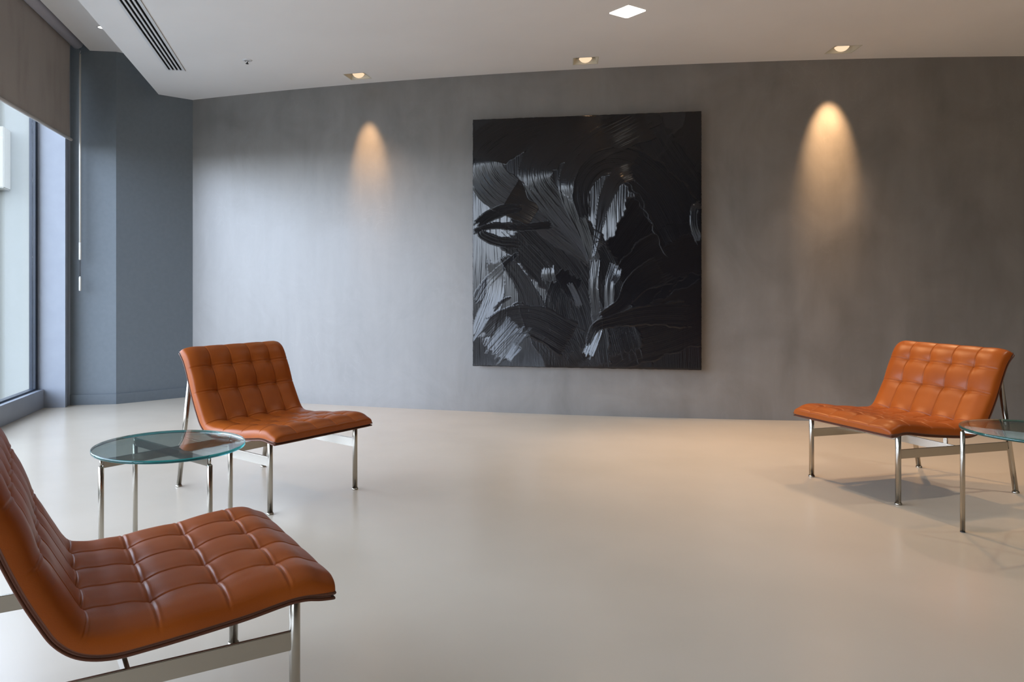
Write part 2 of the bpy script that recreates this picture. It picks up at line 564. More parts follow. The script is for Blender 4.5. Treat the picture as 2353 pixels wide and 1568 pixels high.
low = [bm.verts.new((p.x, p.y, CEIL)) for p in ov]
for i in range(len(ov)):
    j = (i + 1) % len(ov)
    bm.faces.new((low[i], low[j], top[j], top[i]))
bm.faces.new(top)
me = bpy.data.meshes.new('ceiling'); bm.to_mesh(me); bm.free()
struct(link('ceiling', me, M_ceiling), 'white dropped ceiling')

struct(prism('wall_right', [(XR, YB), (XR + 0.2, YB), (XR + 0.2, 6.4), (XR, 6.4)], 0, 3.35, M_plain), 'brown wall beyond the right edge')
struct(prism('wall_rear', [W(11.6, -0.3), W(11.6, -0.3) + Vector((0, -0.2, 0)), (XR + 0.2, YB - 0.2), (XR + 0.2, YB)], 0, 3.35, M_plain), 'brown wall behind the viewpoint')

# ================================================================== blinds
def make_blind(d0, d1, label, zb=2.277):
    t = thing('roller_blind', label, 'blind', W(d0, 0.2577, 3.10), WANG, None)
    # local: x along the window (WD), y = -WN
    L_ = d1 - d0
    tube('roller_tube', [(-0.02, 0, 0), (L_ - 0.03, 0, 0)], 0.05, M_tube, t, 32)
    # fabric: thin sheet, very slight curl at the free edge
    nx, nz_ = 40, 24
    vs, fs = [], []
    for s in (0, 1):
        for j in range(nz_ + 1):
            z = -0.01 + (zb + 0.010 - 3.10 + 0.01) * j / nz_
            for i in range(nx + 1):
                x = (L_ - 0.04) * i / nx
                y = -0.0507 - 0.0012 * s - 0.003 * math.exp(-x / 0.02) * math.sin(j / nz_ * math.pi)
                vs.append((x, y, z))
    K = (nx + 1) * (nz_ + 1)
    for s in (0, 1):
        for j in range(nz_):
            for i in range(nx):
                a = s * K + j * (nx + 1) + i
                fs.append([a, a + 1, a + nx + 2, a + nx + 1])
    for j in range(nz_):
        for i in (0, nx):
            a = j * (nx + 1) + i
            fs.append([a, a + nx + 1, K + a + nx + 1, K + a])
    link('blind_fabric', fixn(mesh('blind_fabric', vs, fs)), M_fabric, t)
    tube('hem_bar', [(-0.038, -0.0507, zb - 3.10), (-0.033, -0.0507, zb - 3.10), (L_ - 0.03, -0.0507, zb - 3.10)], [0.008, 0.0125, 0.0125], M_bar, t, 16)
    # brackets up to the slot soffit
    box('bracket', (0.012, 0, 0.11), (0.012, 0.06, 0.16), M_tube, t)
    box('bracket', (L_ - 0.03, 0, 0.11), (0.012, 0.06, 0.16), M_tube, t)
    return t
make_blind(0.0, 3.05, 'taupe roller blind half drawn over the window at the left')
make_blind(3.1, 5.6, 'second taupe roller blind nearer the viewpoint, outside the picture')
make_blind(5.65, 11.5, 'unseen wide taupe roller blind added beside the viewpoint, drawn low to cut daylight', 1.0)  # added out of view, lowered to keep daylight off the near floor
# pull wand hanging from the roller end
wnd = thing('blind_wand', 'ivory pull wand with a white weight hanging beside the roller blind', 'blind wand', (-2.986, 6.440, 3.045))
def wz(z): return z - 3.045
tube('hook', [(0, 0, wz(3.06)), (0.004, 0, wz(3.035)), (-0.003, 0, wz(3.02)), (0, 0, wz(3.005))], 0.003, M_chrome, wnd, 8)
tube('wand_tube', [(0, 0, wz(3.012)), (0, 0, wz(1.40))], 0.0085, M_ivory, wnd)
tube('wand_sleeve', [(0, 0, wz(1.402)), (0, 0, wz(1.256)), (0, 0, wz(1.252))], [0.0098, 0.0098, 0.006], M_ivory, wnd)
tube('cord', [(0, 0, wz(1.256)), (0, 0, wz(1.098))], 0.0028, M_glide, wnd, 8)
tube('weight', [(0, 0, wz(1.112)), (0, 0, wz(1.10)), (0, 0, wz(0.992)), (0, 0, wz(0.988))], [0.005, 0.0095, 0.0095, 0.007], M_ivory, wnd)

# ================================================================== ceiling fittings
def downlight(idx, label):
    x, y, a, s = DL[idx]
    t = thing('recessed_downlight', label, 'ceiling light', (x, y, CEIL), a, 'square recessed downlights')
    h = s / 2; dep = 0.075
    # housing: square well, sloped lining, slim lip
    r = [(h + 0.001, -0.0005), (h - 0.006, -0.0005), (h - 0.006, 0.004), (h - 0.022, dep * 0.55), (h - 0.022, dep), (0.0, dep)]
    vs, fs = [], []
    for (k, z) in r[:-1]:
        vs += [(-k, -k, z), (k, -k, z), (k, k, z), (-k, k, z)]
    for i in range(len(r) - 2):
        for j in range(4):
            l = (j + 1) % 4
            fs.append([i * 4 + j, i * 4 + l, (i + 1) * 4 + l, (i + 1) * 4 + j])
    n4 = (len(r) - 2) * 4
    fs.append([n4, n4 + 1, n4 + 2, n4 + 3])
    hs = link('lamp_housing', mesh('lamp_housing', vs, fs), M_housing, t)
    # domed lamp in a black gimbal ring
    c = Vector((0, 0.022, 0.048))
    lathe('lamp_ring', [(0.066, 0.016), (0.066, 0.0), (0.0585, -0.002), (0.057, 0.004), (0.057, 0.016)], M_black, t, 40, c)
    lathe('reflector', [(0.0562, 0.010), (0.055, 0.0), (0.0548, -0.008), (0.053, -0.015), (0.0500, -0.0235)], M_reflector, t, 40, c)
    lathe('bulb', [(0.0495, -0.0240), (0.044, -0.033), (0.036, -0.0415), (0.026, -0.0485), (0.014, -0.053), (0.004, -0.055)], M_bulb, t, 40, c)
    return t
DLt = [downlight(0, 'square recessed downlight in the ceiling nearest the window corner'),
       downlight(1, 'square recessed downlight in the ceiling above the black painting'),
       downlight(2, 'square recessed downlight in the ceiling at the right, beyond the painting')]
def spot(idx, aim, watts, size, blend):
    x, y, a, s = DL[idx]
    ld = bpy.data.lights.new('lamp_beam', 'SPOT')
    ld.energy = watts; ld.color = WARM; ld.spot_size = math.radians(size); ld.spot_blend = blend
    ld.shadow_soft_size = 0.02
    lo = bpy.data.objects.new('lamp_beam', ld)
    COL.objects.link(lo)
    p = Vector((x, y, CEIL - 0.012))
    lo.location = p
    lo.rotation_euler = (Vector(aim) - p).to_track_quat('-Z', 'Y').to_euler()
    lo.parent = DLt[idx]
    lo.matrix_parent_inverse = Matrix.LocRotScale(DLt[idx].location, DLt[idx].rotation_euler, None).inverted()
spot(0, (-0.51, wall_y(-0.51), 2.12), SPOT_W * 4.2, 33, 1.0)
spot(1, (1.26, 5.93, 1.75), SPOT_W * 0.5, 30, 1.0)
spot(2, (3.045, wall_y(3.045), 2.12), SPOT_W * 8.5, 36, 1.0)
spot(0, (-0.40, 5.60, 0.0), FLOOD_W * 0.5, 80, 1.0)
spot(1, (2.20, 4.20, 0.2), FLOOD_W * 1.5, 76, 1.0)
spot(2, (2.95, 4.60, 0.0), FLOOD_W, 86, 1.0)

def led_panel(x, y, a, label, group=None):
    t = thing('square_ceiling_light', label, 'ceiling light', (x, y, CEIL), a, group)
    h = 0.165 / 2
    box('light_box', (0, 0, 0.0235), (0.160, 0.160, 0.035), M_housing, t)
    bm = bmesh.new()
    bmesh.ops.create_cube(bm, size=1)
    bmesh.ops.scale(bm, vec=(0.163, 0.163, 0.008), verts=bm.verts)
    ve = [e_ for e_ in bm.edges if abs(e_.verts[0].co.z - e_.verts[1].co.z) > 0.005]
    bmesh.ops.bevel(bm, geom=ve, offset=0.008, segments=4, affect='EDGES')
    bmesh.ops.translate(bm, vec=(0, 0, 0.002), verts=bm.verts)
    me = bpy.data.meshes.new('diffuser'); bm.to_mesh(me); bm.free()
    link('diffuser', me, M_panel, t)
    ld = bpy.data.lights.new('panel_beam', 'SPOT')
    ld.energy = PANEL_W; ld.color = WARM_PANEL; ld.spot_size = math.radians(115); ld.spot_blend = 1.0; ld.shadow_soft_size = 0.07
    lo = bpy.data.objects.new('panel_beam', ld); COL.objects.link(lo)
    lo.location = (0, 0, -0.012); lo.parent = t
    return t
led_panel(LED[0], LED[1], LED[2], 'glowing white square ceiling light set diagonally')
for x, y in FILL_LED:
    led_panel(x, y, 0, 'unseen square fill light added to the ceiling outside the picture', 'added fill lights outside the picture')

# air grille
vt = thing('air_vent', 'long white linear air grille with four black slots in the ceiling', 'air vent', (VENT_C.x, VENT_C.y, CEIL), WANG)
# local x = along, local y = n (0 at the right edge, -0.145 at the left edge)
def vbars():
    vs, fs = [], []
    def b(x0, x1, y0, y1, z0, z1):
        y0, y1 = -y1, -y0
        k = len(vs)
        vs.extend([(x0, y0, z0), (x1, y0, z0), (x1, y1, z0), (x0, y1, z0), (x0, y0, z1), (x1, y0, z1), (x1, y1, z1), (x0, y1, z1)])
        fs.extend([[k + j for j in f] for f in ((3, 2, 1, 0), (4, 5, 6, 7), (0, 1, 5, 4), (1, 2, 6, 5), (2, 3, 7, 6), (3, 0, 4, 7))])
    edges_ = [0.002]
    slots = [(0.0215 + 0.0295 * i, 0.0215 + 0.0295 * i + 0.0165) for i in range(4)]
    y = 0.0
    for s0, s1 in slots:
        b(0.0, 2.9, y, s0, -0.003, 0.0015)
        y = s1
    b(0.0, 2.9, y, 0.145, -0.003, 0.0015)
    b(0.0, 0.012, 0.0, 0.145, -0.0032, 0.0015)
    return mesh('grille_bars', vs, fs)
link('grille_bars', vbars(), M_vent, vt)
box('duct_void', (1.45, -0.0725, 0.0275), (2.88, 0.138, 0.05), M_black, vt)
box('grille_edge', (1.45, 0.001, -0.001), (2.9, 0.003, 0.006), M_ventedge, vt)

# sprinkler
spk = thing('sprinkler_head', 'small round chrome sprinkler head in a white ceiling rosette', 'sprinkler', (-1.394, 5.763, CEIL))
lathe('rosette', [(0.038, 0.002), (0.038, -0.002), (0.030, -0.006), (0.016, -0.008), (0.015, -0.003)], M_vent, spk, 32)
lathe('nozzle', [(0.009, 0.0), (0.009, -0.016), (0.006, -0.018)], M_chrome, spk, 20)
lathe('deflector', [(0.004, -0.018), (0.004, -0.026), (0.012, -0.027), (0.012, -0.029)], M_black, spk, 20)

# small round lamp in the raised strip
sl = thing('round_downlight', 'tiny round lit lamp in the raised ceiling strip by the window', 'ceiling light', (-2.585, 5.94, UPPER))
lathe('trim_ring', [(0.034, 0.001), (0.034, -0.003), (0.028, -0.004), (0.027, 0.0)], M_vent, sl, 32)
M_tiny = emis('small lamp glow', (1.0, 0.93, 0.85), 6.0)
lathe('lens', [(0.0265, -0.0005), (0.022, -0.004), (0.01, -0.006)], M_tiny, sl, 32)

# ================================================================== lounge chair
PROF = [(-.300, .703), (-.284, .688), (-.262, .663), (-.243, .630), (-.221, .58), (-.197, .52), (-.170, .46), (-.142, .407), (-.114, .362),
        (-.075, .331), (-.02, .317), (.05, .319), (.15, .327), (.25, .337), (.34, .350), (.385, .351), (.42, .345), (.452, .342)]
pc = catmull(PROF, 12)
seg_l = np.r_[0, np.cumsum(np.linalg.norm(np.diff(pc, axis=0), axis=1))]
SL = float(seg_l[-1])
def prof_at(s):
    s = np.clip(s, 0, SL)
    return np.stack([np.interp(s, seg_l, pc[:, 0]), np.interp(s, seg_l, pc[:, 1])], -1)
def prof_n(s):
    a = prof_at(np.clip(s - 0.012, 0, SL)); b = prof_at(np.clip(s + 0.012, 0, SL))
    t = b - a; t /= np.linalg.norm(t, axis=-1, keepdims=True)
    return np.stack([-t[..., 1], t[..., 0]], -1), t     # up/forward normal
def s_of(u=None, z=None):
    if u is not None:
        i = int(np.argmin(np.abs(pc[:, 0] - u) + (pc[:, 1] > 0.4) * 9))
    else:
        i = int(np.argmin(np.abs(pc[:, 1] - z)))
    return float(seg_l[i])
SROWS = np.array([s_of(z=.615), s_of(z=.495), s_of(u=-.085), s_of(u=.075), s_of(u=.215), s_of(u=.35)])
TCOLS = np.array([-.187, -.0625, .0625, .187])
CW = 0.31
T0 = 0.051

def samp(lo, hi, n, edge=0.05, ne=14):
    """denser samples near the rounded edges"""
    a = lo + edge * (1 - np.cos(np.linspace(0, math.pi / 2, ne)))
    b = hi - edge * (1 - np.cos(np.linspace(0, math.pi / 2, ne)))
    mid = np.linspace(lo + edge, hi - edge, n)[1:-1]
    return np.concatenate([a, mid, b[::-1]])

def cushion_mesh():
    S = samp(0, SL, 330, 0.05, 22)
    T = samp(-CW, CW, 220, 0.05, 22)
    SS, TT = np.meshgrid(S, T, indexing='ij')
    P = prof_at(SS); Nn, Tg = prof_n(SS)
    def edge(d, r):
        x = np.clip(d / r, 0, 1)
        return (1 - (1 - x) ** 2.3) ** (1 / 2.3)
    eS = np.minimum(edge(SS, 0.05), edge(SL - SS, 0.085)); eT = edge(CW - np.abs(TT), 0.062)
    ds = np.min(np.abs(SS[..., None] - SROWS), -1)
    dt = np.min(np.abs(TT[..., None] - TCOLS), -1)
    rr = np.sqrt(ds ** 2 + dt ** 2)
    g = lambda d, s: np.exp(-(d / s) ** 2)
    onb = np.clip((CW - np.abs(TT)) / 0.05, 0, 1)
    H = T0 * np.ones_like(SS)
    H -= 0.0036 * g(ds, 0.030) + 0.0030 * g(dt, 0.026)
    H -= 0.0032 * g(ds, 0.0030) + 0.0034 * g(dt, 0.0028)
    H += 0.0010 * g(ds - 0.0065, 0.003)
    H -= 0.0065 * g(rr, 0.032) + 0.003 * g(rr, 0.014)
    H *= eS * eT
    # slight swell past the welt at the ends and sides
    bulge = lambda d: 0.009 * np.exp(-((d - 0.012) / 0.014) ** 2)
    outS = np.where(SS < SL / 2, -bulge(SS), 1.9 * bulge(SL - SS)) * eT
    outT = np.sign(TT) * bulge(CW - np.abs(TT)) * eS
    U = P[..., 0] + Nn[..., 0] * H + Tg[..., 0] * outS
    Z = P[..., 1] + Nn[..., 1] * H + Tg[..., 1] * outS
    V_ = TT + outT
    ns, ntt = SS.shape
    vs = np.stack([U, V_, Z], -1).reshape(-1, 3)
    idx = np.arange(ns * ntt).reshape(ns, ntt)
    f = np.stack([idx[:-1, :-1], idx[1:, :-1], idx[1:, 1:], idx[:-1, 1:]], -1).reshape(-1, 4)
    me = mesh('cushion', vs.tolist(), f.tolist())
    return fixn(me)

def shell_mesh():
    S = np.linspace(0.004, SL - 0.004, 90)
    P = prof_at(S); Nn, _ = prof_n(S)
    vs, fs = [], []
    hw = CW - 0.004
    A = P + Nn * 0.002
    B = P - Nn * 0.014
    for i in range(len(S)):
        vs += [(A[i, 0], -hw, A[i, 1]), (A[i, 0], hw, A[i, 1]), (B[i, 0], hw - 0.006, B[i, 1]), (B[i, 0], -hw + 0.006, B[i, 1])]
    for i in range(len(S) - 1):
        for j in range(4):
            l = (j + 1) % 4
            fs.append([i * 4 + j, i * 4 + l, i * 4 + 4 + l, i * 4 + 4 + j])
    fs.append([0, 1, 2, 3]); k = 4 * (len(S) - 1); fs.append([k, k + 1, k + 2, k + 3])
    return fixn(mesh('seat_shell', vs, fs))

def welt_path(off):
    S = np.linspace(0.0, SL, 110)
    P = prof_at(S); Nn, _ = prof_n(S)
    Q = P + Nn * off
    pts = [(q[0], -CW, q[1]) for q in Q]
    k = 12
    e1 = [(Q[-1][0] + 0.002, -CW + 2 * CW * i / k, Q[-1][1]) for i in range(1, k)]
    e0 = [(Q[0][0] - 0.001, CW - 2 * CW * i / k, Q[0][1]) for i in range(1, k)]
    return pts + e1 + [(q[0], CW, q[1]) for q in Q[::-1]] + e0

LEG_U, LEG_V = 0.371, 0.271
def make_chair(label):
    t = thing('lounge_chair', label, 'chair', (0, 0, 0), 0, 'tufted leather lounge chairs')
    cu = link('cushion', cushion_mesh(), M_leather, t, smooth=True)
    link_sh = link('seat_shell', shell_mesh(), M_shell, t, smooth=False)
    tube('welt', welt_path(0.001), 0.0045, M_welt, cu, 8, closed=True)
    tube('welt', welt_path(-0.011), 0.0035, M_welt, link_sh, 8, closed=True)
    for sv in (-1, 1):
        v = sv * LEG_V
        # front leg
        lg = tube('front_leg', [(LEG_U, v, 0.006), (LEG_U, v, 0.338), (LEG_U, v, 0.342)], [0.0125, 0.0125, 0.010], M_steel, t, 24)
        lathe('foot_glide', [(0.016, 0.0), (0.0165, 0.004), (0.0145, 0.009)], M_steel, lg, 24, (LEG_U, v, 0))
        # rear leg, leaning forward up to the back
        sl_ = 0.1817
        top_z = 0.618
        rl = tube('rear_leg', [(-LEG_U, v, 0.006), (-LEG_U + sl_ * top_z, v, top_z)], 0.0125, M_steel, t, 24)
        lathe('foot_glide', [(0.016, 0.0), (0.0165, 0.004), (0.0145, 0.009)], M_steel, rl, 24, (-LEG_U, v, 0))
        # side rail: flat bar
        u0 = -LEG_U + sl_ * 0.24 + 0.012
        box('side_rail', ((u0 + LEG_U - 0.010) / 2, v, 0.239), (LEG_U - 0.010 - u0, 0.010, 0.043), M_steel, t, 0.0012)
        # posts between cross rail and seat
        box('support_post', (0.015, sv * 0.215, 0.284), (0.008, 0.020, 0.052), M_steel, t, 0.001)
    box('cross_rail', (0.015, 0, 0.239), (0.010, 2 * LEG_V - 0.010, 0.041), M_steel, t, 0.0012)
    return t

ch1 = make_chair('cognac leather lounge chair behind the round glass table, facing right')
ch1.location = (-.839, 3.874, 0); ch1.rotation_euler = (0, 0, -.69)
ch2 = copy_tree(ch1)
ch2['label'] = 'brightly lit orange-tan leather lounge chair at the right, in front of the plaster wall'
ch2.location = (2.509, 3.94, 0); ch2.rotation_euler = (0, 0, -2.867)
ch3 = copy_tree(ch1)
ch3['label'] = 'dark brown leather lounge chair cut by the left edge, closest to the viewer'
ch3.location = (-.763, 1.775, 0); ch3.rotation_euler = (0, 0, .506)

# ================================================================== round glass side table
def make_table(label):
    t = thing('side_table', label, 'table', (0, 0, 0), 0, 'round glass side tables')
    R, z0, z1, seg = 0.2685, 0.4505, 0.462, 120
    vs, fs, mi = [], [], []
    rings = [(R - 0.002, z1), (R, z1 - 0.0015), (R, z0 + 0.0015), (R - 0.002, z0)]
    for r, z in rings:
        for k in range(seg):
            a = 2 * math.pi * k / seg
            vs.append((r * math.cos(a), r * math.sin(a), z))
    for i in range(3):
        for k in range(seg):
            l = (k + 1) % seg
            fs.append([i * seg + k, (i + 1) * seg + k, (i + 1) * seg + l, i * seg + l]); mi.append(1)
    fs.append([k for k in range(seg)]); mi.append(0)
    fs.append([3 * seg + k for k in range(seg)][::-1]); mi.append(0)
    me = fixn(mesh('glass_top', vs, fs))
    o = link('glass_top', me, [M_glasstop, M_glassedge], t)
    for p, m_ in zip(me.polygons, mi):
        p.material_index = m_
        p.use_smooth = m_ == 1
    for k in range(4):
        a = math.pi / 2 * k
        c, s = math.cos(a), math.sin(a)
        r = 0.2575
        lg = tube('leg', [(c * r, s * r, 0.004), (c * r, s * r, 0.423), (c * r, s * r, 0.4265)], [0.0095, 0.0095, 0.0075], M_steel, t, 20)
        lathe('foot_glide', [(0.0098, 0.0), (0.0098, 0.004)], M_glide, lg, 20, (c * r, s * r, 0))
        lathe('pin', [(0.0045, 0.4245), (0.0045, 0.4505)], M_steel, lg, 12, (c * r, s * r, 0))
    for a in (0, math.pi / 2):
        box('cross_bar', (0, 0, 0.4345 if a == 0 else 0.4345), (0.503, 0.008 if a == 0 else 0.0082, 0.030), M_steel, t, 0.001, a)
    return t
tb1 = make_table('round glass table with green edge between the two left chairs')
tb1.location = (-.951, 2.764, 0); tb1.rotation_euler = (0, 0, math.radians(49))
tb2 = copy_tree(tb1)
tb2['label'] = 'round glass table cut off by the right edge, in front of the right chair'
tb2.location = (2.437, 3.005, 0); tb2.rotation_euler = (0, 0, math.radians(46))

# ================================================================== the painting
PL = np.array([0.351, 6.087]); PR = np.array([2.084, 5.780])
PW = float(np.linalg.norm(PR - PL)); PZ0, PZ1 = 0.386, 2.372
pdx = (PR - PL) / PW
pnm = np.array([pdx[1], -pdx[0]])                 # toward the room
PH = PZ1 - PZ0
pt = thing('abstract_painting', 'large black abstract painting with thick glossy brushwork on the grey wall', 'painting',
           (float((PL[0] + PR[0]) / 2), float((PL[1] + PR[1]) / 2), PZ0), math.atan2(pdx[1], pdx[0]))
M_canvas = mat('black painted canvas edge', (0.006, 0.006, 0.008), 0.5)
DEP = 0.055
box('canvas', (0, DEP / 2 + 0.001, PH / 2), (PW, DEP, PH), M_canvas, pt, 0.002)
# wall brackets behind
for bx in (-0.35, 0.35):
    xw = float((PL[0] + PR[0]) / 2 + pdx[0] * bx)
    gap = (wall_y(xw) - float((PL[1] + PR[1]) / 2 + pdx[1] * bx)) / abs(pnm[1]) - DEP
    box('hanging_bracket', (bx, DEP + gap / 2, PH * 0.8), (0.08, max(gap, 0.005) + 0.01, 0.05), M_canvas, pt)

# brush strokes in panel coordinates of a 1265 x 1395 grid, origin top left
def pp(pts): return [((x - 65) / 1265.0 * PW, (y - 88) / 1395.0 * PH) for x, y in pts]
K = PW / 1265.0
STK = [  # path, widths at path ends/middle, depth mm, lift mm
    ([(1500, 100), (1250, 500), (1200, 900), (1250, 1500)], (420, 420), 1.2),
    ([(1450, 300), (1150, 700), (900, 1100), (850, 1500)], (500, 420), 1.2),
    ([(900, 60), (1050, 330), (1250, 620), (1420, 800)], (330, 400), 1.0),
    ([(1400, 1150), (1150, 1250), (900, 1330), (700, 1480)], (330, 300), 1.0),
    ([(1400, 800), (1150, 860), (980, 1000), (860, 1180)], (300, 260), 1.0),
    ([(380, 560), (620, 800), (760, 1060), (860, 1420)], (330, 330), 1.2),
    ([(330, 700), (560, 950), (680, 1180), (730, 1480)], (300, 240), 1.2),
    ([(240, 860), (360, 1030), (440, 1230), (640, 1500)], (50, 260), 1.2),
    ([(330, 840), (230, 930), (140, 1020), (80, 1120)], (26, 60), 1.6),
    ([(780, 40), (420, 130), (160, 260), (130, 370), (230, 500), (470, 640), (760, 860)], (300, 160), 1.4),
    ([(980, 40), (700, 150), (470, 300), (430, 430), (520, 570), (690, 780), (760, 900)], (330, 70), 1.4),
    ([(1040, 120), (760, 260), (620, 420), (630, 560), (700, 740), (748, 900)], (230, 30), 1.4),
    ([(1250, 760), (1120, 520), (960, 370), (820, 345), (720, 410), (680, 520), (700, 660)], (300, 60), 1.6),
    ([(960, 400), (885, 430), (835, 500), (800, 600), (775, 720), (746, 872)], (110, 14), 1.6),
    ([(350, 590), (250, 600), (150, 640), (90, 690)], (60, 60), 2.2),
    ([(520, 690), (330, 700), (180, 690), (60, 725)], (50, 26), 1.8),
    ([(330, 790), (220, 780), (130, 745), (110, 715)], (60, 50), 2.0),
    ([(190, 890), (200, 1000), (180, 1120), (100, 1330)], (90, 130), 1.0),
    ([(760, 880), (750, 1040), (765, 1180), (770, 1270), (715, 1420)], (50, 60), 1.6),
    ([(870, 900), (840, 1010), (835, 1100), (830, 1240)], (60, 50), 1.2),
    ([(1120, 940), (990, 1010), (900, 1130), (780, 1200)], (170, 30), 1.8),
    ([(1250, 1180), (1020, 1190), (850, 1225), (760, 1260), (715, 1360)], (150, 26), 1.8),
    ([(640, 960), (560, 1080), (560, 1200), (640, 1400)], (150, 150), 1.0),
    ([(500, 925), (496, 965), (505, 1005)], (60, 84), 1.4),
    ([(560, 1262), (520, 1310), (490, 1355)], (70, 60), 1.4),
    ([(615, 1010), (650, 1080), (675, 1150)], (26, 36), 1.8),
    ([(620, 1330), (420, 1230), (260, 1240), (150, 1330)], (200, 150), 2.0),
    ([(330, 1250), (250, 1340), (180, 1420)], (170, 130), 1.4),
    ([(330, 1360), (290, 1410), (262, 1450)], (60, 40), 1.4),
    ([(280, 1090), (230, 1120), (185, 1170)], (14, 22), 2.2),
    ([(370, 1130), (320, 1128), (285, 1150)], (8, 12), 2.2),
    ([(150, 1210), (110, 1280), (66, 1340)], (24, 12), 1.8),
    ([(1330, 590), (1295, 610), (1290, 700), (1320, 790)], (40, 40), 1.6),
    ([(885, 930), (875, 975), (850, 1020)], (46, 30), 1.6),
    ([(740, 792), (780, 786), (830, 796)], (4, 5), 2.5),
]
LIT = [0, 0, .06, 0, 0, .03, .06, .10, .12, .42, .42, .42, .06, .42, 0, 0, 0, .42, .45, .42, 0, 0, 0, .42, .40, .42, 0, .28,
       .40, 0, 0, .38, .36, .40, 0]          # slant of the bristle facets left in each stroke
def fbm(x, y, seed):
    r = np.random.default_rng(seed)
    out = np.zeros_like(x)
    for o_ in range(3):
        f_ = 2 ** o_
        for _ in range(3):
            a, b, c = r.normal(size=3)
            out += np.sin(x * a * f_ + y * b * f_ + c * 9) / (f_ * 3)
    return out

def painting_mesh():
    NX, NY = 400, 450
    gx = np.linspace(0, PW, NX + 1); gy = np.linspace(0, PH, NY + 1)
    X, Y = np.meshgrid(gx, gy, indexing='xy')
    # ground layer: vertical strokes
    jitter = fbm(X * 9, Y * 2.5, 3)
    tx = 0.05 * jitter + 0.04; ty = np.ones_like(X)
    acr = X + 0.02 * jitter; alo = Y.copy()
    fx = -0.42 * (0.75 + 0.5 * fbm(X * 5, Y * 3, 21)); fy = np.zeros_like(X)
    h = 0.0010 * np.sin(acr * 330) * (0.5 + 0.5 * fbm(X * 20, Y * 3, 5))
    for si, (path, (w0, w1), dep) in enumerate(STK):
        P = catmull(pp(path), 14)
        s = np.r_[0, np.cumsum(np.linalg.norm(np.diff(P, axis=0), axis=1))]
        best = np.full(X.shape, 1e9); bs = np.zeros_like(X); sd = np.zeros_like(X); bx = np.zeros_like(X); by = np.zeros_like(X)
        for i in range(len(P) - 1):
            a, b = P[i], P[i + 1]
            ab = b - a; l2 = ab @ ab + 1e-12
            k = np.clip(((X - a[0]) * ab[0] + (Y - a[1]) * ab[1]) / l2, 0, 1)
            dx = X - a[0] - k * ab[0]; dy = Y - a[1] - k * ab[1]
            d2 = dx * dx + dy * dy
            m_ = d2 < best
            l_ = math.sqrt(l2)
            best = np.where(m_, d2, best)
            bs = np.where(m_, s[i] + k * l_, bs)
            sd = np.where(m_, (dx * -ab[1] + dy * ab[0]) / l_, sd)
            bx = np.where(m_, ab[0] / l_, bx); by = np.where(m_, ab[1] / l_, by)
        dist = np.sqrt(best)
        frac = bs / s[-1]
        half = 0.5 * K * (w0 + (w1 - w0) * frac)
        # bristle streaks ragged ends and edges
        q = sd / np.maximum(half, 1e-6)
        rag = fbm(sd * 260, bs * 4, 40 + si)
        edge = 1 - 0.10 * fbm(bs * 25, sd * 3, 80 + si)
        endc = np.minimum(bs, s[-1] - bs) - 0.018 * (rag + 0.6)
        inside = (dist < half * edge) & (np.abs(sd) >= dist * 0.85) & (endc > 0)
        rip = np.sin(q * math.pi * 3 + si) * 0.5 + np.sin(sd * 420 + si * 2) * 0.35 + 0.5 * fbm(sd * 120, bs * 3, 7 + si)
        prof_ = dep * 1e-3 * (0.8 + 0.35 * rip + 0.9 * np.clip((np.abs(q) - 0.85) / 0.15, 0, 1))
        h = np.where(inside, 0.35 * h + prof_, h)
        # dragged bristles splay a little toward the stroke edges
        px_, py_ = -by, bx
        spl = 0.12 * q + 0.05 * fbm(sd * 60, bs * 5, 200 + si)
        tx = np.where(inside, bx + px_ * spl, tx)
        ty = np.where(inside, by + py_ * spl, ty)
        sg = np.where(-px_ - 0.6 * py_ > 0, 1.0, -1.0)
        lt = LIT[si] * (0.85 + 0.35 * fbm(sd * 14, bs * 2, 300 + si))
        fx = np.where(inside, sg * px_ * lt, fx); fy = np.where(inside, sg * py_ * lt, fy)
        acr = np.where(inside, sd + si * 3.1, acr)
        alo = np.where(inside, bs + si * 1.7, alo)
    # impasto crumbs near the rim
    rim = np.minimum(np.minimum(X, PW - X), np.minimum(Y, PH - Y))
    h = h * np.clip(rim / 0.01, 0, 1)
    tl = np.sqrt(tx ** 2 + ty ** 2) + 1e-9
    tx /= tl; ty /= tl
    jag = 0.0025 * fbm(X * 60, Y * 60, 9)
    Xo = X - PW / 2
    Xo = np.where(X == 0, Xo - np.abs(jag), np.where(X == gx[-1], Xo + np.abs(jag), Xo))
    Zo = PH - Y
    Zo = np.where(Y == 0, Zo + np.abs(jag), np.where(Y == gy[-1], Zo - np.abs(jag), Zo))
    vs = np.stack([Xo, -0.002 - h, Zo], -1).reshape(-1, 3)
    idx = np.arange((NX + 1) * (NY + 1)).reshape(NY + 1, NX + 1)
    f = np.stack([idx[:-1, :-1], idx[1:, :-1], idx[1:, 1:], idx[:-1, 1:]], -1).reshape(-1, 4)
    # rim skirt back to the canvas
    me = bpy.data.meshes.new('paint_layer')
    ring = np.concatenate([idx[0, :], idx[1:, -1], idx[-1, :-1][::-1], idx[1:-1, 0][::-1]])
    nb = len(vs)
    rv = vs[ring].copy(); rv[:, 1] = 0.003
    vs2 = np.vstack([vs, rv])
    nr = len(ring)
    sk = [[int(ring[i]), int(ring[(i + 1) % nr]), nb + (i + 1) % nr, nb + i] for i in range(nr)]
    me.from_pydata(vs2.tolist(), [], f.tolist() + sk)
    me.update()
    Tn = np.zeros((len(vs2), 3), 'f'); Tn[:, 2] = 1
    Tn[:nb, 0] = tx.reshape(-1); Tn[:nb, 1] = 0; Tn[:nb, 2] = -ty.reshape(-1)
    at = me.attributes.new('stroke_dir', 'FLOAT_VECTOR', 'POINT'); at.data.foreach_set('vector', Tn.reshape(-1))
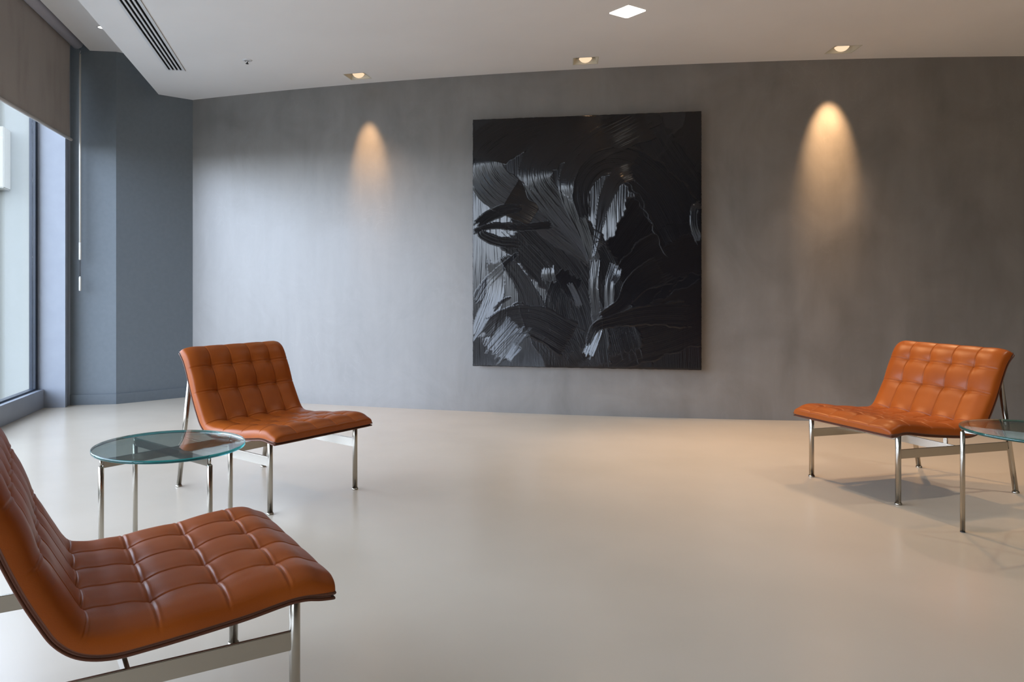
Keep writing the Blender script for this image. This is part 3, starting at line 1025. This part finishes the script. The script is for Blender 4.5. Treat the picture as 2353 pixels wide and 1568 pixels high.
    ac = np.zeros((len(vs2), 3), 'f'); ac[:nb, 0] = acr.reshape(-1); ac[:nb, 1] = alo.reshape(-1)
    at = me.attributes.new('stroke_uv', 'FLOAT_VECTOR', 'POINT'); at.data.foreach_set('vector', ac.reshape(-1))
    fa = np.zeros((len(vs2), 3), 'f'); fa[:nb, 0] = fx.reshape(-1); fa[:nb, 2] = -fy.reshape(-1)
    at = me.attributes.new('facet', 'FLOAT_VECTOR', 'POINT'); at.data.foreach_set('vector', fa.reshape(-1))
    return me
M_paint = mat('glossy black oil paint', (0.004, 0.004, 0.006), 0.22, spec=0.48)
def paint_nodes(m):
    b = bsdf(m)
    a1 = N(m, 'ShaderNodeAttribute', attribute_name='stroke_dir')
    vt_ = N(m, 'ShaderNodeVectorTransform', vector_type='VECTOR', convert_from='OBJECT', convert_to='WORLD')
    L(m, a1.outputs['Vector'], vt_.inputs[0])
    L(m, vt_.outputs[0], b.inputs['Tangent'])
    b.inputs['Anisotropic'].default_value = 0.7
    b.inputs['Anisotropic Rotation'].default_value = 0.25
    a2 = N(m, 'ShaderNodeAttribute', attribute_name='stroke_uv')
    mp_ = N(m, 'ShaderNodeMapping'); mp_.inputs['Scale'].default_value = (150, 4, 1)
    L(m, a2.outputs['Vector'], mp_.inputs[0])
    nz_ = N(m, 'ShaderNodeTexNoise'); nz_.inputs['Scale'].default_value = 1.0; nz_.inputs['Roughness'].default_value = 0.4; nz_.inputs['Detail'].default_value = 5
    L(m, mp_.outputs[0], nz_.inputs['Vector'])
    bp = N(m, 'ShaderNodeBump'); bp.inputs['Strength'].default_value = 0.2; bp.inputs['Distance'].default_value = 0.002
    L(m, nz_.outputs[0], bp.inputs['Height'])
    # slanted bristle facets: surface normal leaned across the stroke, streak by streak
    a3 = N(m, 'ShaderNodeAttribute', attribute_name='facet')
    v3 = N(m, 'ShaderNodeVectorTransform', vector_type='VECTOR', convert_from='OBJECT', convert_to='WORLD')
    L(m, a3.outputs['Vector'], v3.inputs[0])
    mp3 = N(m, 'ShaderNodeMapping'); mp3.inputs['Scale'].default_value = (110, 3, 1); mp3.inputs['Location'].default_value = (5, 2, 0)
    L(m, a2.outputs['Vector'], mp3.inputs[0])
    n3 = N(m, 'ShaderNodeTexNoise'); n3.inputs['Scale'].default_value = 1.0; n3.inputs['Detail'].default_value = 3
    L(m, mp3.outputs[0], n3.inputs['Vector'])
    r3 = N(m, 'ShaderNodeMapRange'); r3.inputs['From Min'].default_value = 0.3; r3.inputs['From Max'].default_value = 0.7
    r3.inputs['To Min'].default_value = -0.15; r3.inputs['To Max'].default_value = 1.75
    L(m, n3.outputs[0], r3.inputs[0])
    sc = N(m, 'ShaderNodeVectorMath', operation='SCALE'); L(m, v3.outputs[0], sc.inputs[0]); L(m, r3.outputs[0], sc.inputs['Scale'])
    ad = N(m, 'ShaderNodeVectorMath', operation='ADD'); L(m, bp.outputs[0], ad.inputs[0]); L(m, sc.outputs[0], ad.inputs[1])
    nm = N(m, 'ShaderNodeVectorMath', operation='NORMALIZE'); L(m, ad.outputs[0], nm.inputs[0])
    L(m, nm.outputs[0], b.inputs['Normal'])
paint_nodes(M_paint)
pm = painting_mesh()
link('paint_layer', pm, M_paint, pt, smooth=True)

# ================================================================== outside: pale building across the way
M_fac = mat('pale mint facade', (0.27, 0.265, 0.23), 0.8)
vary(M_fac, scale=(0.6, 0.6, 0.02), noise_scale=1.0, c0=(0.185, 0.19, 0.168), c1=(0.22, 0.22, 0.194), detail=3)
M_fac2 = mat('white facade panel', (0.31, 0.30, 0.26), 0.7)
M_ground = mat('pale paving outside', (0.30, 0.31, 0.30), 0.9)
bd = thing('pale_building', 'pale mint building seen through the window glass', 'building', (-23.0, 40.0, -14.0), 0.25)
box('facade', (0, 4, 16), (26, 8, 32), M_fac, bd)
for kx in range(9):
    box('facade_pier', (-12 + 3.0 * kx, -0.12, 16), (0.35, 0.3, 32), M_fac2, bd)
box('balcony', (-1.5, -0.6, 21.6), (4.4, 1.2, 3.2), M_fac2, bd, 0.05)
gd = prism('ground', [(-80, -30), (-3.9, -30), (-3.9, 70), (-80, 70)], -14.3, -14.0, M_ground)
gd['kind'] = 'structure'; gd['label'] = 'pale paving outside below the window'; gd['category'] = 'ground'
